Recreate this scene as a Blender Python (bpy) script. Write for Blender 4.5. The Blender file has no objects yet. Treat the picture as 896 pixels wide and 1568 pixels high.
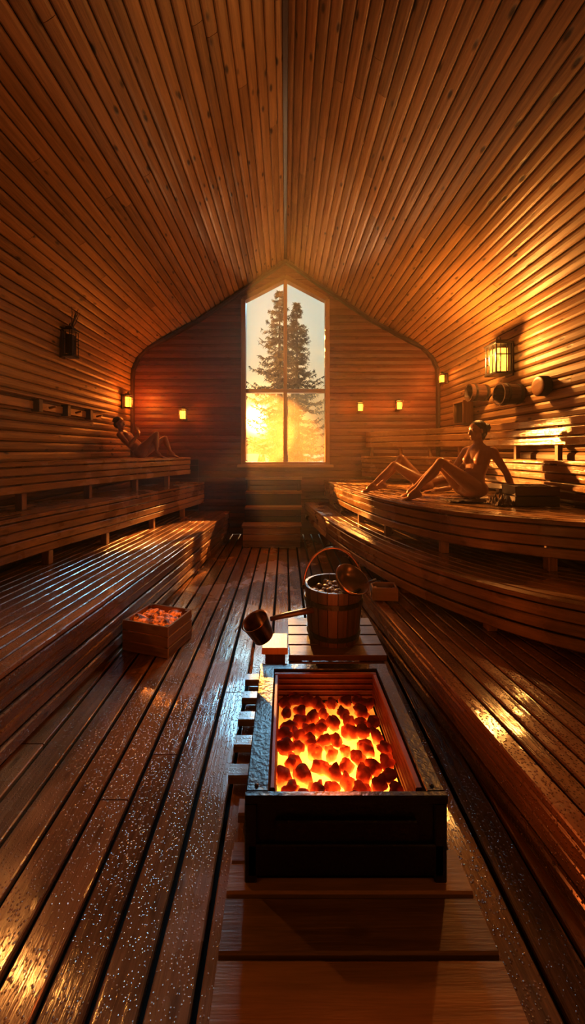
import bpy, math, random
from mathutils import Vector, Matrix, noise
random.seed(7)
R = random.random
def U(a,b): return a+(b-a)*random.random()
C = bpy.context.scene.collection
# ---------------------------------------------------------------- materials
def newmat(name):
    m = bpy.data.materials.new(name); m.use_nodes = True
    nt = m.node_tree; nt.nodes.clear()
    return m, nt
def N(nt, t, **kw):
    n = nt.nodes.new(t)
    for k, v in kw.items():
        if k.startswith('i_'):
            key = k[2:]
            key = int(key) if key.isdigit() else key.replace('_', ' ')
            n.inputs[key].default_value = v
        else: setattr(n, k, v)
    return n
def ramp(nt, pts):
    n = nt.nodes.new('ShaderNodeValToRGB'); e = n.color_ramp.elements
    while len(e) < len(pts): e.new(0.5)
    for i, (p, c) in enumerate(pts):
        e[i].position = p; e[i].color = (c[0], c[1], c[2], 1) if not isinstance(c, (int, float)) else (c, c, c, 1)
    return n
def math_(nt, op, a=None, b=None, clamp=False):
    n = nt.nodes.new('ShaderNodeMath'); n.operation = op; n.use_clamp = clamp
    for i, x in enumerate((a, b)):
        if x is None: continue
        if isinstance(x, (int, float)): n.inputs[i].default_value = x
        else: nt.links.new(x, n.inputs[i])
    return n.outputs[0]
def mixc(nt, fac, a, b, blend='MIX'):
    n = nt.nodes.new('ShaderNodeMix'); n.data_type = 'RGBA'; n.blend_type = blend
    for s, x in ((n.inputs[0], fac), (n.inputs[6], a), (n.inputs[7], b)):
        if isinstance(x, (int, float)): s.default_value = x
        elif isinstance(x, tuple): s.default_value = (x[0], x[1], x[2], 1)
        else: nt.links.new(x, s)
    return n.outputs[2]
def wood(name, dark, light, rough=0.5, wet=0.0, knots=0.6, var=0.5, bump=0.25, drops=0.0, wt=0.42):
    m, nt = newmat(name); L = nt.links.new
    uv = N(nt, 'ShaderNodeUVMap'); uv.uv_map = 'UVMap'
    at = N(nt, 'ShaderNodeAttribute'); at.attribute_name = 'bid'
    mp = N(nt, 'ShaderNodeMapping'); mp.inputs['Scale'].default_value = (1.3, 24, 1); L(uv.outputs[0], mp.inputs[0])
    n1 = N(nt, 'ShaderNodeTexNoise', i_Scale=1.6, i_Detail=6.0, i_Roughness=0.6, i_Distortion=0.6); L(mp.outputs[0], n1.inputs['Vector'])
    mp2 = N(nt, 'ShaderNodeMapping'); mp2.inputs['Scale'].default_value = (6, 140, 1); L(uv.outputs[0], mp2.inputs[0])
    n2 = N(nt, 'ShaderNodeTexNoise', i_Scale=1.5, i_Detail=3.0); L(mp2.outputs[0], n2.inputs['Vector'])
    g = math_(nt, 'ADD', math_(nt, 'MULTIPLY', n1.outputs[0], 0.75), math_(nt, 'MULTIPLY', n2.outputs[0], 0.25))
    g2 = math_(nt, 'ADD', g, math_(nt, 'MULTIPLY', math_(nt, 'SUBTRACT', at.outputs['Fac'], 0.5), var))
    cr = ramp(nt, [(0.25, dark), (0.75, light)]); L(g2, cr.inputs[0])
    mp3 = N(nt, 'ShaderNodeMapping'); mp3.inputs['Scale'].default_value = (3.6, 9.0, 1); L(uv.outputs[0], mp3.inputs[0])
    vo = N(nt, 'ShaderNodeTexVoronoi', i_Scale=1.0); L(mp3.outputs[0], vo.inputs['Vector'])
    kr = ramp(nt, [(0.08, 1.0), (0.18, 0.0)]); L(vo.outputs['Distance'], kr.inputs[0])
    kk = math_(nt, 'MULTIPLY', kr.outputs[0], knots)
    col = mixc(nt, kk, cr.outputs[0], (dark[0]*0.16, dark[1]*0.13, dark[2]*0.12))
    b = N(nt, 'ShaderNodeBsdfPrincipled')
    geo = N(nt, 'ShaderNodeNewGeometry')
    hgt = math_(nt, 'SUBTRACT', g, kk)
    bmp = N(nt, 'ShaderNodeBump', i_Strength=bump, i_Distance=0.01); L(hgt, bmp.inputs['Height'])
    last = bmp
    if wet > 0:
        wn = N(nt, 'ShaderNodeTexNoise', i_Scale=1.7, i_Detail=4.0); L(geo.outputs['Position'], wn.inputs['Vector'])
        wr = ramp(nt, [(wt, rough), (wt+.12, max(0.06, rough*(1-wet)))]); L(wn.outputs[0], wr.inputs[0])
        L(wr.outputs[0], b.inputs['Roughness'])
        wc = ramp(nt, [(wt, 1.0), (wt+.12, 0.68)]); L(wn.outputs[0], wc.inputs[0])
        ct = ramp(nt, [(wt+.02, 0.0), (wt+.10, 0.95)]); L(wn.outputs[0], ct.inputs[0]); L(ct.outputs[0], b.inputs['Coat Weight']); b.inputs['Coat Roughness'].default_value = 0.10; b.inputs['Coat IOR'].default_value = 1.6
        col = mixc(nt, 1.0, col, wc.outputs[0], 'MULTIPLY')
    else:
        b.inputs['Roughness'].default_value = rough
    if drops > 0:
        dv = N(nt, 'ShaderNodeTexVoronoi', i_Scale=85.0); L(geo.outputs['Position'], dv.inputs['Vector'])
        dr = ramp(nt, [(0.12, 1.0), (0.34, 0.0)]); L(dv.outputs['Distance'], dr.inputs[0])
        b2 = N(nt, 'ShaderNodeBump', i_Strength=drops, i_Distance=0.005); L(dr.outputs[0], b2.inputs['Height']); L(bmp.outputs[0], b2.inputs['Normal'])
        last = b2
        L(b2.outputs[0], b.inputs['Coat Normal'])
    L(col, b.inputs['Base Color']); L(last.outputs[0], b.inputs['Normal'])
    o = N(nt, 'ShaderNodeOutputMaterial'); L(b.outputs[0], o.inputs[0])
    return m
def plain(name, col, rough=0.5, metal=0.0, nz=0.25, scale=20, sss=0.0, bump=0.1, emi=None, spec=0.5):
    m, nt = newmat(name); L = nt.links.new
    tc = N(nt, 'ShaderNodeTexCoord')
    n1 = N(nt, 'ShaderNodeTexNoise', i_Scale=float(scale), i_Detail=4.0); L(tc.outputs['Object'], n1.inputs['Vector'])
    cr = ramp(nt, [(0.3, tuple(c*(1-nz) for c in col)), (0.7, tuple(min(1, c*(1+nz)) for c in col))]); L(n1.outputs[0], cr.inputs[0])
    b = N(nt, 'ShaderNodeBsdfPrincipled', i_Roughness=rough, i_Metallic=metal); b.inputs['Specular IOR Level'].default_value = spec
    if sss: 
        b.inputs['Subsurface Weight'].default_value = sss; b.inputs['Subsurface Radius'].default_value = (0.03, 0.012, 0.006)
    if emi:
        b.inputs['Emission Color'].default_value = (*emi[0], 1); er = ramp(nt, [(0.42, 0.05), (0.62, 1.0)]); L(n1.outputs[0], er.inputs[0]); L(math_(nt, 'MULTIPLY', er.outputs[0], emi[1]), b.inputs['Emission Strength'])
    bm = N(nt, 'ShaderNodeBump', i_Strength=bump, i_Distance=0.01); L(n1.outputs[0], bm.inputs['Height'])
    L(bm.outputs[0], b.inputs['Normal']); L(cr.outputs[0], b.inputs['Base Color'])
    o = N(nt, 'ShaderNodeOutputMaterial'); L(b.outputs[0], o.inputs[0])
    return m
def emis(name, col, s, nz=0.0, scale=10, radial=None):
    m, nt = newmat(name); L = nt.links.new
    e = N(nt, 'ShaderNodeEmission', i_Strength=s); e.inputs[0].default_value = (*col, 1)
    o = N(nt, 'ShaderNodeOutputMaterial'); L(e.outputs[0], o.inputs[0])
    if nz:
        tc = N(nt, 'ShaderNodeTexCoord'); n1 = N(nt, 'ShaderNodeTexNoise', i_Scale=float(scale)); L(tc.outputs['Object'], n1.inputs['Vector'])
        r = ramp(nt, [(0.35, 1-nz), (0.65, 1.0)]); L(n1.outputs[0], r.inputs[0])
        val = math_(nt, 'MULTIPLY', r.outputs[0], s)
        if radial:
            dn = N(nt, 'ShaderNodeVectorMath'); dn.operation = 'DISTANCE'; L(tc.outputs['Object'], dn.inputs[0]); dn.inputs[1].default_value = radial
            rr = ramp(nt, [(0.10, 1.0), (0.40, 0.14)]); L(dn.outputs['Value'], rr.inputs[0]); val = math_(nt, 'MULTIPLY', val, rr.outputs[0])
        L(val, e.inputs[1])
    return m
def glow_z(name, zlo, zhi, base, smax, radial):
    """ember: glows toward its buried lower part, hottest at the heart of the fire bed"""
    m, nt = newmat(name); L = nt.links.new
    geo = N(nt, 'ShaderNodeNewGeometry'); sx = N(nt, 'ShaderNodeSeparateXYZ'); L(geo.outputs['Position'], sx.inputs[0])
    nn = N(nt, 'ShaderNodeTexNoise', i_Scale=11.0, i_Detail=5.0); L(geo.outputs['Position'], nn.inputs['Vector'])
    z = math_(nt, 'ADD', sx.outputs[2], math_(nt, 'MULTIPLY', math_(nt, 'SUBTRACT', nn.outputs[0], 0.5), 0.07))
    mr = N(nt, 'ShaderNodeMapRange'); mr.inputs['From Min'].default_value = zhi; mr.inputs['From Max'].default_value = zlo
    L(z, mr.inputs[0])
    cr = ramp(nt, [(0.0, (0.45, 0.012, 0.002)), (0.35, (0.8, 0.03, 0.004)), (0.62, (1.0, 0.10, 0.008)), (1.0, (1.0, 0.28, 0.03))]); L(mr.outputs[0], cr.inputs[0])
    sr = ramp(nt, [(0.0, 0.03), (0.3, 0.12), (0.6, 0.40), (1.0, 1.0)]); L(mr.outputs[0], sr.inputs[0])
    dn = N(nt, 'ShaderNodeVectorMath'); dn.operation = 'DISTANCE'; L(geo.outputs['Position'], dn.inputs[0]); dn.inputs[1].default_value = radial
    rr = ramp(nt, [(0.14, 1.0), (0.45, 0.3)]); L(dn.outputs['Value'], rr.inputs[0])
    b = N(nt, 'ShaderNodeBsdfPrincipled', i_Roughness=0.9); b.inputs['Base Color'].default_value = (*base, 1); b.inputs['Specular IOR Level'].default_value = 0.15
    L(cr.outputs[0], b.inputs['Emission Color']); L(math_(nt, 'MULTIPLY', math_(nt, 'MULTIPLY', sr.outputs[0], rr.outputs[0]), smax), b.inputs['Emission Strength'])
    bm = N(nt, 'ShaderNodeBump', i_Strength=0.6, i_Distance=0.01); L(nn.outputs[0], bm.inputs['Height']); L(bm.outputs[0], b.inputs['Normal'])
    o = N(nt, 'ShaderNodeOutputMaterial'); L(b.outputs[0], o.inputs[0])
    return m

W_CEIL = wood('wood_ceiling', (0.15, 0.076, 0.028), (0.46, 0.265, 0.115), 0.42, knots=0.97, var=0.25)
W_WALL = wood('wood_wall', (0.13, 0.068, 0.028), (0.38, 0.22, 0.10), 0.5, knots=0.9, var=0.25)
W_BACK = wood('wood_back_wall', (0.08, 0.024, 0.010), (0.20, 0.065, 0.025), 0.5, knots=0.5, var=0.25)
W_BENCH = wood('wood_bench', (0.22, 0.105, 0.038), (0.48, 0.265, 0.105), 0.38, wet=0.5, knots=0.4, var=0.3, drops=0.15)
W_WET = wood('wood_bench_wet', (0.12, 0.050, 0.021), (0.34, 0.155, 0.060), 0.28, wet=0.55, knots=0.4, var=0.3, drops=0.75, wt=.38)
W_FLOOR = wood('wood_floor', (0.13, 0.054, 0.020), (0.40, 0.175, 0.064), 0.30, wet=0.6, knots=0.4, var=0.35, drops=0.30, wt=.40)
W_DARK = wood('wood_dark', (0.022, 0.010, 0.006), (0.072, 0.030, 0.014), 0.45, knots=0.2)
W_MID = wood('wood_mid', (0.15, 0.068, 0.024), (0.38, 0.19, 0.07), 0.4, knots=0.3)
W_BLACK = plain('shadow_backing', (0.006, 0.003, 0.002), 0.9)
M_IRON = plain('stove_iron', (0.009, 0.0075, 0.0065), 0.30, 0.0, 0.4, 60, bump=0.3, spec=0.5)
M_BRASS = plain('copper', (0.22, 0.10, 0.05), 0.28, 1.0, 0.2, 20)
M_STONE = plain('stone', (0.24, 0.13, 0.06), 0.4, 0, 0.5, 30, bump=0.5)
M_SKIN = plain('skin', (0.34, 0.165, 0.09), 0.33, 0, 0.08, 12, sss=0.12, bump=0.02)
M_SKIN2 = plain('skin_tan', (0.26, 0.12, 0.06), 0.34, 0, 0.08, 12, sss=0.1, bump=0.02)
M_HAIR = plain('hair', (0.010, 0.006, 0.004), 0.5, 0, 0.4, 90, bump=0.5)
M_EYE = plain('eye_iris', (0.02, 0.012, 0.01), 0.1)
M_SCL = plain('eye_white', (0.5, 0.42, 0.36), 0.2, nz=.05)
M_LIP = plain('lips', (0.26, 0.07, 0.05), 0.35)
M_TOWEL = plain('towel_cloth', (0.08, 0.045, 0.03), 0.95, 0, 0.3, 60, bump=0.4)
HC=(.21,1.60,.21)
M_COAL = glow_z('ember', 0.208, 0.268, (0.012, 0.005, 0.004), 3.8, HC)
M_COALBED = emis('ember_bed', (1.0, 0.31, 0.035), 8.0, 0.3, 14, HC)
M_GLASSW = emis('lantern_glass', (1.0, 0.45, 0.07), 4.0, .6, 9)
M_GLASSS = emis('lantern_flame', (1.0, 0.26, 0.025), 8.0)
M_BOXHOT = plain('hot_brick', (0.26, 0.08, 0.03), 0.7, 0, 0.5, 25, bump=0.5, emi=((1.0,0.17,0.018),0.75))
M_LINER = plain('hot_liner', (0.10, 0.022, 0.011), 0.5, 0.0, 0.3, 15)
m, nt = newmat('water'); b = N(nt, 'ShaderNodeBsdfPrincipled', i_Roughness=0.03); b.inputs['Transmission Weight'].default_value = 0.9; b.inputs['IOR'].default_value = 1.33
b.inputs['Base Color'].default_value = (1, .85, .65, 1)
o = N(nt, 'ShaderNodeOutputMaterial'); nt.links.new(b.outputs[0], o.inputs[0]); M_WATER = m
def pane(name, tr, tl, ftl):
    m, nt = newmat(name); L = nt.links.new
    a = N(nt, 'ShaderNodeBsdfTransparent'); a.inputs[0].default_value = (*tr, 1)
    t = N(nt, 'ShaderNodeBsdfTranslucent'); t.inputs[0].default_value = (*tl, 1)
    gl = N(nt, 'ShaderNodeBsdfGlossy', i_Roughness=0.05)
    geo = N(nt, 'ShaderNodeNewGeometry'); nn = N(nt, 'ShaderNodeTexNoise', i_Scale=2.5, i_Detail=3.0); L(geo.outputs['Position'], nn.inputs['Vector'])
    r = ramp(nt, [(0.3, ftl*0.75), (0.7, min(1, ftl*1.25))]); L(nn.outputs[0], r.inputs[0])
    x = N(nt, 'ShaderNodeMixShader'); L(r.outputs[0], x.inputs[0]); L(a.outputs[0], x.inputs[1]); L(t.outputs[0], x.inputs[2])
    y = N(nt, 'ShaderNodeMixShader'); y.inputs[0].default_value = 0.03; L(x.outputs[0], y.inputs[1]); L(gl.outputs[0], y.inputs[2])
    o = N(nt, 'ShaderNodeOutputMaterial'); L(y.outputs[0], o.inputs[0]); return m
M_PANE = pane('glass_clear', (0.97, 0.98, 0.97), (0.8, 0.8, 0.7), 0.004)
M_FOG = pane('glass_steamed', (1.0, 0.94, 0.82), (0.24, 0.16, 0.08), 0.32)
M_NEEDLE = plain('spruce_needles', (0.006, 0.010, 0.006), 0.9, spec=.1)
M_BARK = plain('bark', (0.02, 0.013, 0.01), 0.9)
M_SNOW = plain('ground_frost', (0.07, 0.055, 0.036), 0.9, 0, 0.2, 2)

# ---------------------------------------------------------------- mesh builder
class MB:
    def __init__(s, name): s.name=name; s.v=[]; s.f=[]; s.mi=[]; s.uv=[]; s.bid=[]; s.sm=[]; s.mats=[]
    def mat(s, m):
        if m not in s.mats: s.mats.append(m)
        return s.mats.index(m)
    def add(s, verts, faces, m, uvs=None, bid=None, smooth=False):
        o=len(s.v); s.v += [tuple(p) for p in verts]; k=s.mat(m); bid = R() if bid is None else bid
        for i,f in enumerate(faces):
            s.f.append(tuple(o+j for j in f)); s.mi.append(k); s.bid.append(bid); s.sm.append(smooth)
            if uvs: s.uv += uvs[i]
            else: s.uv += [(verts[j][0]+verts[j][1]*0.7, verts[j][2]+verts[j][1]*0.3) for j in f]
    def build(s, parent=None):
        me = bpy.data.meshes.new(s.name); me.from_pydata(s.v, [], s.f)
        for m in s.mats: me.materials.append(m)
        me.polygons.foreach_set('material_index', s.mi); me.polygons.foreach_set('use_smooth', s.sm)
        u = me.uv_layers.new(name='UVMap'); u.data.foreach_set('uv', [c for p in s.uv for c in p])
        a = me.attributes.new('bid','FLOAT','FACE'); a.data.foreach_set('value', s.bid)
        me.update()
        ob = bpy.data.objects.new(s.name, me); C.objects.link(ob)
        if parent: ob.parent = parent
        return ob
V = Vector
def sweep(mb, path, w, t, m, side=None, up=None, ch=0.004, bid=None):
    path=[V(p) for p in path]; n=len(path)
    up0 = V(up) if up else V((0,0,1))
    prof=[(-w/2+ch,-t/2),(w/2-ch,-t/2),(w/2,-t/2+ch),(w/2,t/2-ch),(w/2-ch,t/2),(-w/2+ch,t/2),(-w/2,t/2-ch),(-w/2,-t/2+ch)]
    per=[0]
    for i in range(8):
        a=prof[i]; b=prof[(i+1)%8]; per.append(per[-1]+math.hypot(a[0]-b[0],a[1]-b[1]))
    vs=[]; cum=[0]
    for i,p in enumerate(path):
        if i: cum.append(cum[-1]+(p-path[i-1]).length)
        tg=(path[min(i+1,n-1)]-path[max(i-1,0)]).normalized()
        sd = V(side).normalized() if side else tg.cross(up0).normalized()
        uu = sd.cross(tg).normalized()
        if uu.dot(up0)<0: uu=-uu
        for a,b in prof: vs.append(p+sd*a+uu*b)
    ru,rv=U(0,50),U(0,50); fs=[];uvs=[]
    for i in range(n-1):
        for j in range(8):
            k=(j+1)%8
            fs.append((i*8+j,i*8+k,(i+1)*8+k,(i+1)*8+j))
            uvs.append([(cum[i]+ru,per[j]+rv),(cum[i]+ru,per[j+1]+rv),(cum[i+1]+ru,per[j+1]+rv),(cum[i+1]+ru,per[j]+rv)])
    fs.append(tuple(range(7,-1,-1))); uvs.append([(ru+prof[j][1]*.3,rv+prof[j][0]) for j in range(7,-1,-1)])
    e=(n-1)*8; fs.append(tuple(range(e,e+8))); uvs.append([(ru+prof[j][1]*.3,rv+prof[j][0]) for j in range(8)])
    mb.add(vs,fs,m,uvs,bid)
def box(mb, c, s, m, rz=0.0, ch=0.004, bid=None):
    """chamfered board, grain along longest axis"""
    c=V(c); ax=max(range(3), key=lambda i:s[i]); rot=Matrix.Rotation(rz,3,'Z')
    e=[V((1,0,0)),V((0,1,0)),V((0,0,1))]; e=[rot@x for x in e]
    o=[i for i in range(3) if i!=ax]
    a=c-e[ax]*s[ax]/2; b=c+e[ax]*s[ax]/2
    sweep(mb,[a,b],s[o[0]],s[o[1]],m,side=e[o[0]],up=e[o[1]],ch=min(ch,min(s)*0.3),bid=bid)
def lathe(mb, prof, m, M=Matrix(), n=32, smooth=True, cap=False):
    vs=[];fs=[]
    for r,z in prof:
        for i in range(n):
            a=2*math.pi*i/n; vs.append(M@V((r*math.cos(a),r*math.sin(a),z)))
    for j in range(len(prof)-1):
        for i in range(n):
            k=(i+1)%n; fs.append((j*n+i,j*n+k,(j+1)*n+k,(j+1)*n+i))
    if cap: fs.append(tuple(range((len(prof)-1)*n,len(prof)*n)))
    mb.add(vs,fs,m,smooth=smooth)
def tube(mb, path, r, m, n=10):
    path=[V(p) for p in path]; vs=[];fs=[]; rr=r if isinstance(r,(list,tuple)) else [r]*len(path)
    prev=None
    for i,p in enumerate(path):
        tg=(path[min(i+1,len(path)-1)]-path[max(i-1,0)]).normalized()
        if prev is None: s=tg.orthogonal().normalized()
        else: s=(prev-tg*prev.dot(tg)).normalized()
        prev=s; u=tg.cross(s)
        for k in range(n):
            a=2*math.pi*k/n; vs.append(p+(s*math.cos(a)+u*math.sin(a))*rr[i])
    for i in range(len(path)-1):
        for k in range(n):
            l=(k+1)%n; fs.append((i*n+k,i*n+l,(i+1)*n+l,(i+1)*n+k))
    fs.append(tuple(range(n-1,-1,-1))); fs.append(tuple(range((len(path)-1)*n,len(path)*n)))
    mb.add(vs,fs,m,smooth=True)
import bmesh
def ico_data(sub):
    bm=bmesh.new(); bmesh.ops.create_icosphere(bm,subdivisions=sub,radius=1.0)
    vs=[v.co.copy() for v in bm.verts]; fs=[tuple(v.index for v in f.verts) for f in bm.faces]; bm.free(); return vs,fs
ICO2=ico_data(2); ICO3=ico_data(3); ICO1=ico_data(1)
def rock(mb, c, s, m, sub=ICO3, amp=0.35, smooth=True):
    off=V((U(0,90),U(0,90),U(0,90))); rot=Matrix.Rotation(U(0,6.28),3,V((U(-.3,.3),U(-.3,.3),1)).normalized())
    vs=[]
    for v in sub[0]:
        k=1+amp*noise.noise(v*1.3+off)+amp*.25*noise.noise(v*4+off)
        q=V((v.x*s[0],v.y*s[1],v.z*s[2]))*k
        vs.append(V(c)+rot@q)
    mb.add(vs,sub[1],m,smooth=smooth)

# ---------------------------------------------------------------- room shell
Y0,Y1=-1.6,7.0
prof=[(2.95,0.0),(2.95,2.95),(2.93,3.15),(2.84,3.36),(2.66,3.55),(2.34,3.77),(1.7,4.12),(0.9,4.66),(0.0,5.27)]
def halfw(z):
    for (x0,z0),(x1,z1) in zip(prof,prof[1:]):
        if z0<=z<=z1 and z1>z0: return x0+(x1-x0)*(z-z0)/(z1-z0)
    return 0.0
def resample(pts,pitch):
    pts=[V((p[0],p[1])) for p in pts]; L=[0]
    for a,b in zip(pts,pts[1:]): L.append(L[-1]+(b-a).length)
    n=round(L[-1]/pitch); out=[]
    for i in range(n+1):
        s=L[-1]*i/n
        for j in range(len(L)-1):
            if s<=L[j+1]+1e-9:
                t=(s-L[j])/(L[j+1]-L[j]); out.append(pts[j].lerp(pts[j+1],t)); break
    return out
def shell(name, plist, sgn, m, bulge, seglen):
    mb=MB(name)
    for a,b in zip(plist,plist[1:]):
        d=(b-a); Ln=d.length; d=d/Ln; nrm=V((-d.y,d.x))
        if nrm.x>0 : nrm=-nrm
        g=.0035
        sec=[(g,-.03),(g,0.004),(g+.008,.014),(Ln*.3,.016+bulge),(Ln*.7,.016+bulge),(Ln-g-.008,.014),(Ln-g,0.004),(Ln-g,-.03)]
        pts=[a+d*u+nrm*h for u,h in sec]
        y=Y0-U(0,3.0)
        while y<Y1:
            y2=y+U(*seglen); ya=max(Y0,y)+.0015; yb=min(Y1,y2)-.0015; y=y2
            if yb-ya<.02: continue
            vs=[]; ru,rv=U(0,50),U(0,50)
            for yy in (ya,yb):
                for p in pts: vs.append((sgn*p.x,yy,p.y))
            n=len(pts); fs=[];uvs=[]
            for j in range(n-1):
                fs.append((j,j+1,n+j+1,n+j)); s0=sec[j][0];s1=sec[j+1][0]
                uvs.append([(ya+ru,s0+rv),(ya+ru,s1+rv),(yb+ru,s1+rv),(yb+ru,s0+rv)])
            for o in (0,n):
                fs.append(tuple(range(o,o+n))); uvs.append([(ru,rv)]*n)
            mb.add(vs,fs,m,uvs)
        ea=a-d*.04; eb=b+d*.04
        aa=ea-nrm*.026; bb=eb-nrm*.026; a3=ea-nrm*.10; b3=eb-nrm*.10
        vs=[]
        for yy in (Y0-.1,Y1+.12):
            for p in (aa,bb,b3,a3): vs.append((sgn*p.x,yy,p.y))
        mb.add(vs,[(0,1,5,4),(2,3,7,6),(0,3,7,4),(1,2,6,5),(0,1,2,3),(4,5,6,7)],W_BLACK)
    return mb.build()
wallp=prof[:2]; ceilp=prof[1:]
wp=resample(wallp,0.112); cp=resample(ceilp,0.108)
for sg,nm in ((-1,'left'),(1,'right')):
    shell('wall_'+nm, wp, sg, W_WALL, 0.009, (3,6))
def join(obs,name):
    bpy.ops.object.select_all(action='DESELECT')
    for o in obs: o.select_set(True)
    bpy.context.view_layer.objects.active=obs[0]; bpy.ops.object.join(); obs[0].name=name; return obs[0]
c1=shell('ceiling', cp, -1, W_CEIL, 0.002, (5,9)); c2=shell('ceiling_b', cp, 1, W_CEIL, 0.002, (5,9))
join([c1,c2],'ceiling')
WX,WB,WC,WT=0.80,1.34,4.48,4.90
def whw(z):
    if z<WB or z>WT: return 0
    if z<=WC: return WX
    return WX*(WT-z)/(WT-WC)
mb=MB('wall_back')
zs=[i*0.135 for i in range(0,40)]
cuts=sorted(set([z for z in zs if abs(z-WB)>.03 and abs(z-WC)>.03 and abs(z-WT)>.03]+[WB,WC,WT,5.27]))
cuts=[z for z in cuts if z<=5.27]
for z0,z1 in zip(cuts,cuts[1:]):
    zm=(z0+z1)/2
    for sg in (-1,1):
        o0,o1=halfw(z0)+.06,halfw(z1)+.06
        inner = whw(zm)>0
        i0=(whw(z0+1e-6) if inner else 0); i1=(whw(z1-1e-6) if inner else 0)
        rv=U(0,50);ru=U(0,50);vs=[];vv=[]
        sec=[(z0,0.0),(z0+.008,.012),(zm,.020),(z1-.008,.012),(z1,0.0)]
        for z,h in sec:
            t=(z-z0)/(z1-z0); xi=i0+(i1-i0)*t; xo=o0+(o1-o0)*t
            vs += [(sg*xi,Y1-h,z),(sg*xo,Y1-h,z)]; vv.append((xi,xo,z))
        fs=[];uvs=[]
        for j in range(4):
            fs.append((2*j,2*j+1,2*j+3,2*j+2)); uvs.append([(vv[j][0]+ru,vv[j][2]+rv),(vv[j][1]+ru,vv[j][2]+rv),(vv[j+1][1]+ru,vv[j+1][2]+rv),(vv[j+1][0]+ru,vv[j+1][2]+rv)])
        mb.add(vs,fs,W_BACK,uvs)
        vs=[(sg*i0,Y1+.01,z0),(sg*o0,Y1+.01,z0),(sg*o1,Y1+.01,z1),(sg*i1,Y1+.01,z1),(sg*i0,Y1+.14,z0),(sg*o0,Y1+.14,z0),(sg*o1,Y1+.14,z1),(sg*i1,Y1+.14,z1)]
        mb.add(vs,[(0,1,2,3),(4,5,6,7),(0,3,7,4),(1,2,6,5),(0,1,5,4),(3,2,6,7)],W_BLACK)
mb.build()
mb=MB('wall_front')
for z0,z1 in zip([i*.15 for i in range(36)],[i*.15 for i in range(1,36)]):
    w=halfw(min((z0+z1)/2,5.2)); sweep(mb,[(-w,Y0-.03,(z0+z1)/2),(w,Y0-.03,(z0+z1)/2)],.06,z1-z0-.002,W_WALL)
mb.build()
mb=MB('floor')
x=-2.95; 
while x<2.95:
    w=0.150; y=Y0-U(0,2.5)
    while y<Y1:
        y2=y+U(3.6,6.0); ya=max(y,Y0)+.002; yb=min(y2,Y1)-.002; y=y2
        if yb-ya>.05:
            k=max(2,int((yb-ya)/.6)); dz=U(-.002,.002)
            sweep(mb,[(x+w/2-.010,ya+(yb-ya)*i/k,-.017+dz) for i in range(k+1)],w-.020,.034,W_FLOOR,ch=.005)
    x+=w
vs=[(-3.05,Y0-.1,-.07),(3.05,Y0-.1,-.07),(3.05,Y1+.1,-.07),(-3.05,Y1+.1,-.07),(-3.05,Y0-.1,-.15),(3.05,Y0-.1,-.15),(3.05,Y1+.1,-.15),(-3.05,Y1+.1,-.15)]
mb.add(vs,[(0,1,2,3),(7,6,5,4),(0,1,5,4),(2,3,7,6),(1,2,6,5),(3,0,4,7)],W_BLACK)
mb.build()
mb=MB('trim_gable')
for sg in (-1,1):
    pts=[(sg*(x-.05),Y1-.05,z-.06 if x<2.6 else z) for x,z in prof[1:]]
    pts[-1]=(0,Y1-.05,5.19)
    for a,b in zip(pts,pts[1:]): sweep(mb,[a,b],.10,.05,W_DARK,side=(0,1,0),up=(0,0,1))
    sweep(mb,[(sg*2.90,Y1-.05,0),(sg*2.90,Y1-.05,2.95)],.10,.05,W_DARK,side=(0,1,0),up=(1,0,0))
mb.build()
mb=MB('trim_ridge'); sweep(mb,[(0,Y0,5.235),(0,Y1-.1,5.235)],.05,.04,W_DARK); mb.build()
mb=MB('window_1')
fr=W_MID
def bar(a,b,w,d): sweep(mb,[a,b],w,d,fr,side=V((0,1,0)).cross(V(b)-V(a)),up=(0,1,0))
yw=Y1+.02
out=[(-WX,WB),(WX,WB),(WX,WC),(0,WT),(-WX,WC)]
for i in range(5):
    a=out[i];b=out[(i+1)%5]; bar((a[0],yw,a[1]),(b[0],yw,b[1]),.085,.16)
bar((0,yw,WB),(0,yw,WT),.07,.09); bar((-WX,yw,2.74),(WX,yw,2.74),.075,.09)
box(mb,(0,Y1-.09,WB-.03),(1.8,.16,.045),fr)
inn=WX-.03
def quad(pts,m): mb.add([(x,yw+.02,z) for x,z in pts],[tuple(range(len(pts)))],m)
for sg in (-1,1):
    quad([(sg*.03,WB+.03),(sg*inn,WB+.03),(sg*inn,2.72),(sg*.03,2.72)],M_FOG)
    quad([(sg*.03,2.76),(sg*inn,2.76),(sg*inn,WC),(sg*.03,WT-.03)],M_PANE)
mb.build()

# ---------------------------------------------------------------- benches
def cat(pts,n=10):
    P=[V(p) for p in pts]; P=[P[0]*2-P[1]]+P+[P[-1]*2-P[-2]]; out=[]
    for i in range(1,len(P)-2):
        for k in range(n):
            t=k/n; a,b,c,d=P[i-1:i+3]
            out.append(.5*((2*b)+(c-a)*t+(2*a-5*b+4*c-d)*t*t+(3*b-a-3*c+d)*t**3))
    out.append(P[-2]); return out
def smooth(p,it=6):
    p=list(p)
    for _ in range(it): p=[p[0]]+[(p[i-1]+p[i]*2+p[i+1])/4 for i in range(1,len(p)-1)]+[p[-1]]
    return p
def offs(path,o,inward):
    out=[]
    for i,p in enumerate(path):
        t=(path[min(i+1,len(path)-1)]-path[max(i-1,0)]).normalized(); n=V((-t.y,t.x))
        if n.dot(inward)<0: n=-n
        out.append(p+n*o)
    return [q for q in out if abs(q.x)<2.86 and -1.5<q.y<6.90]
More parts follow.
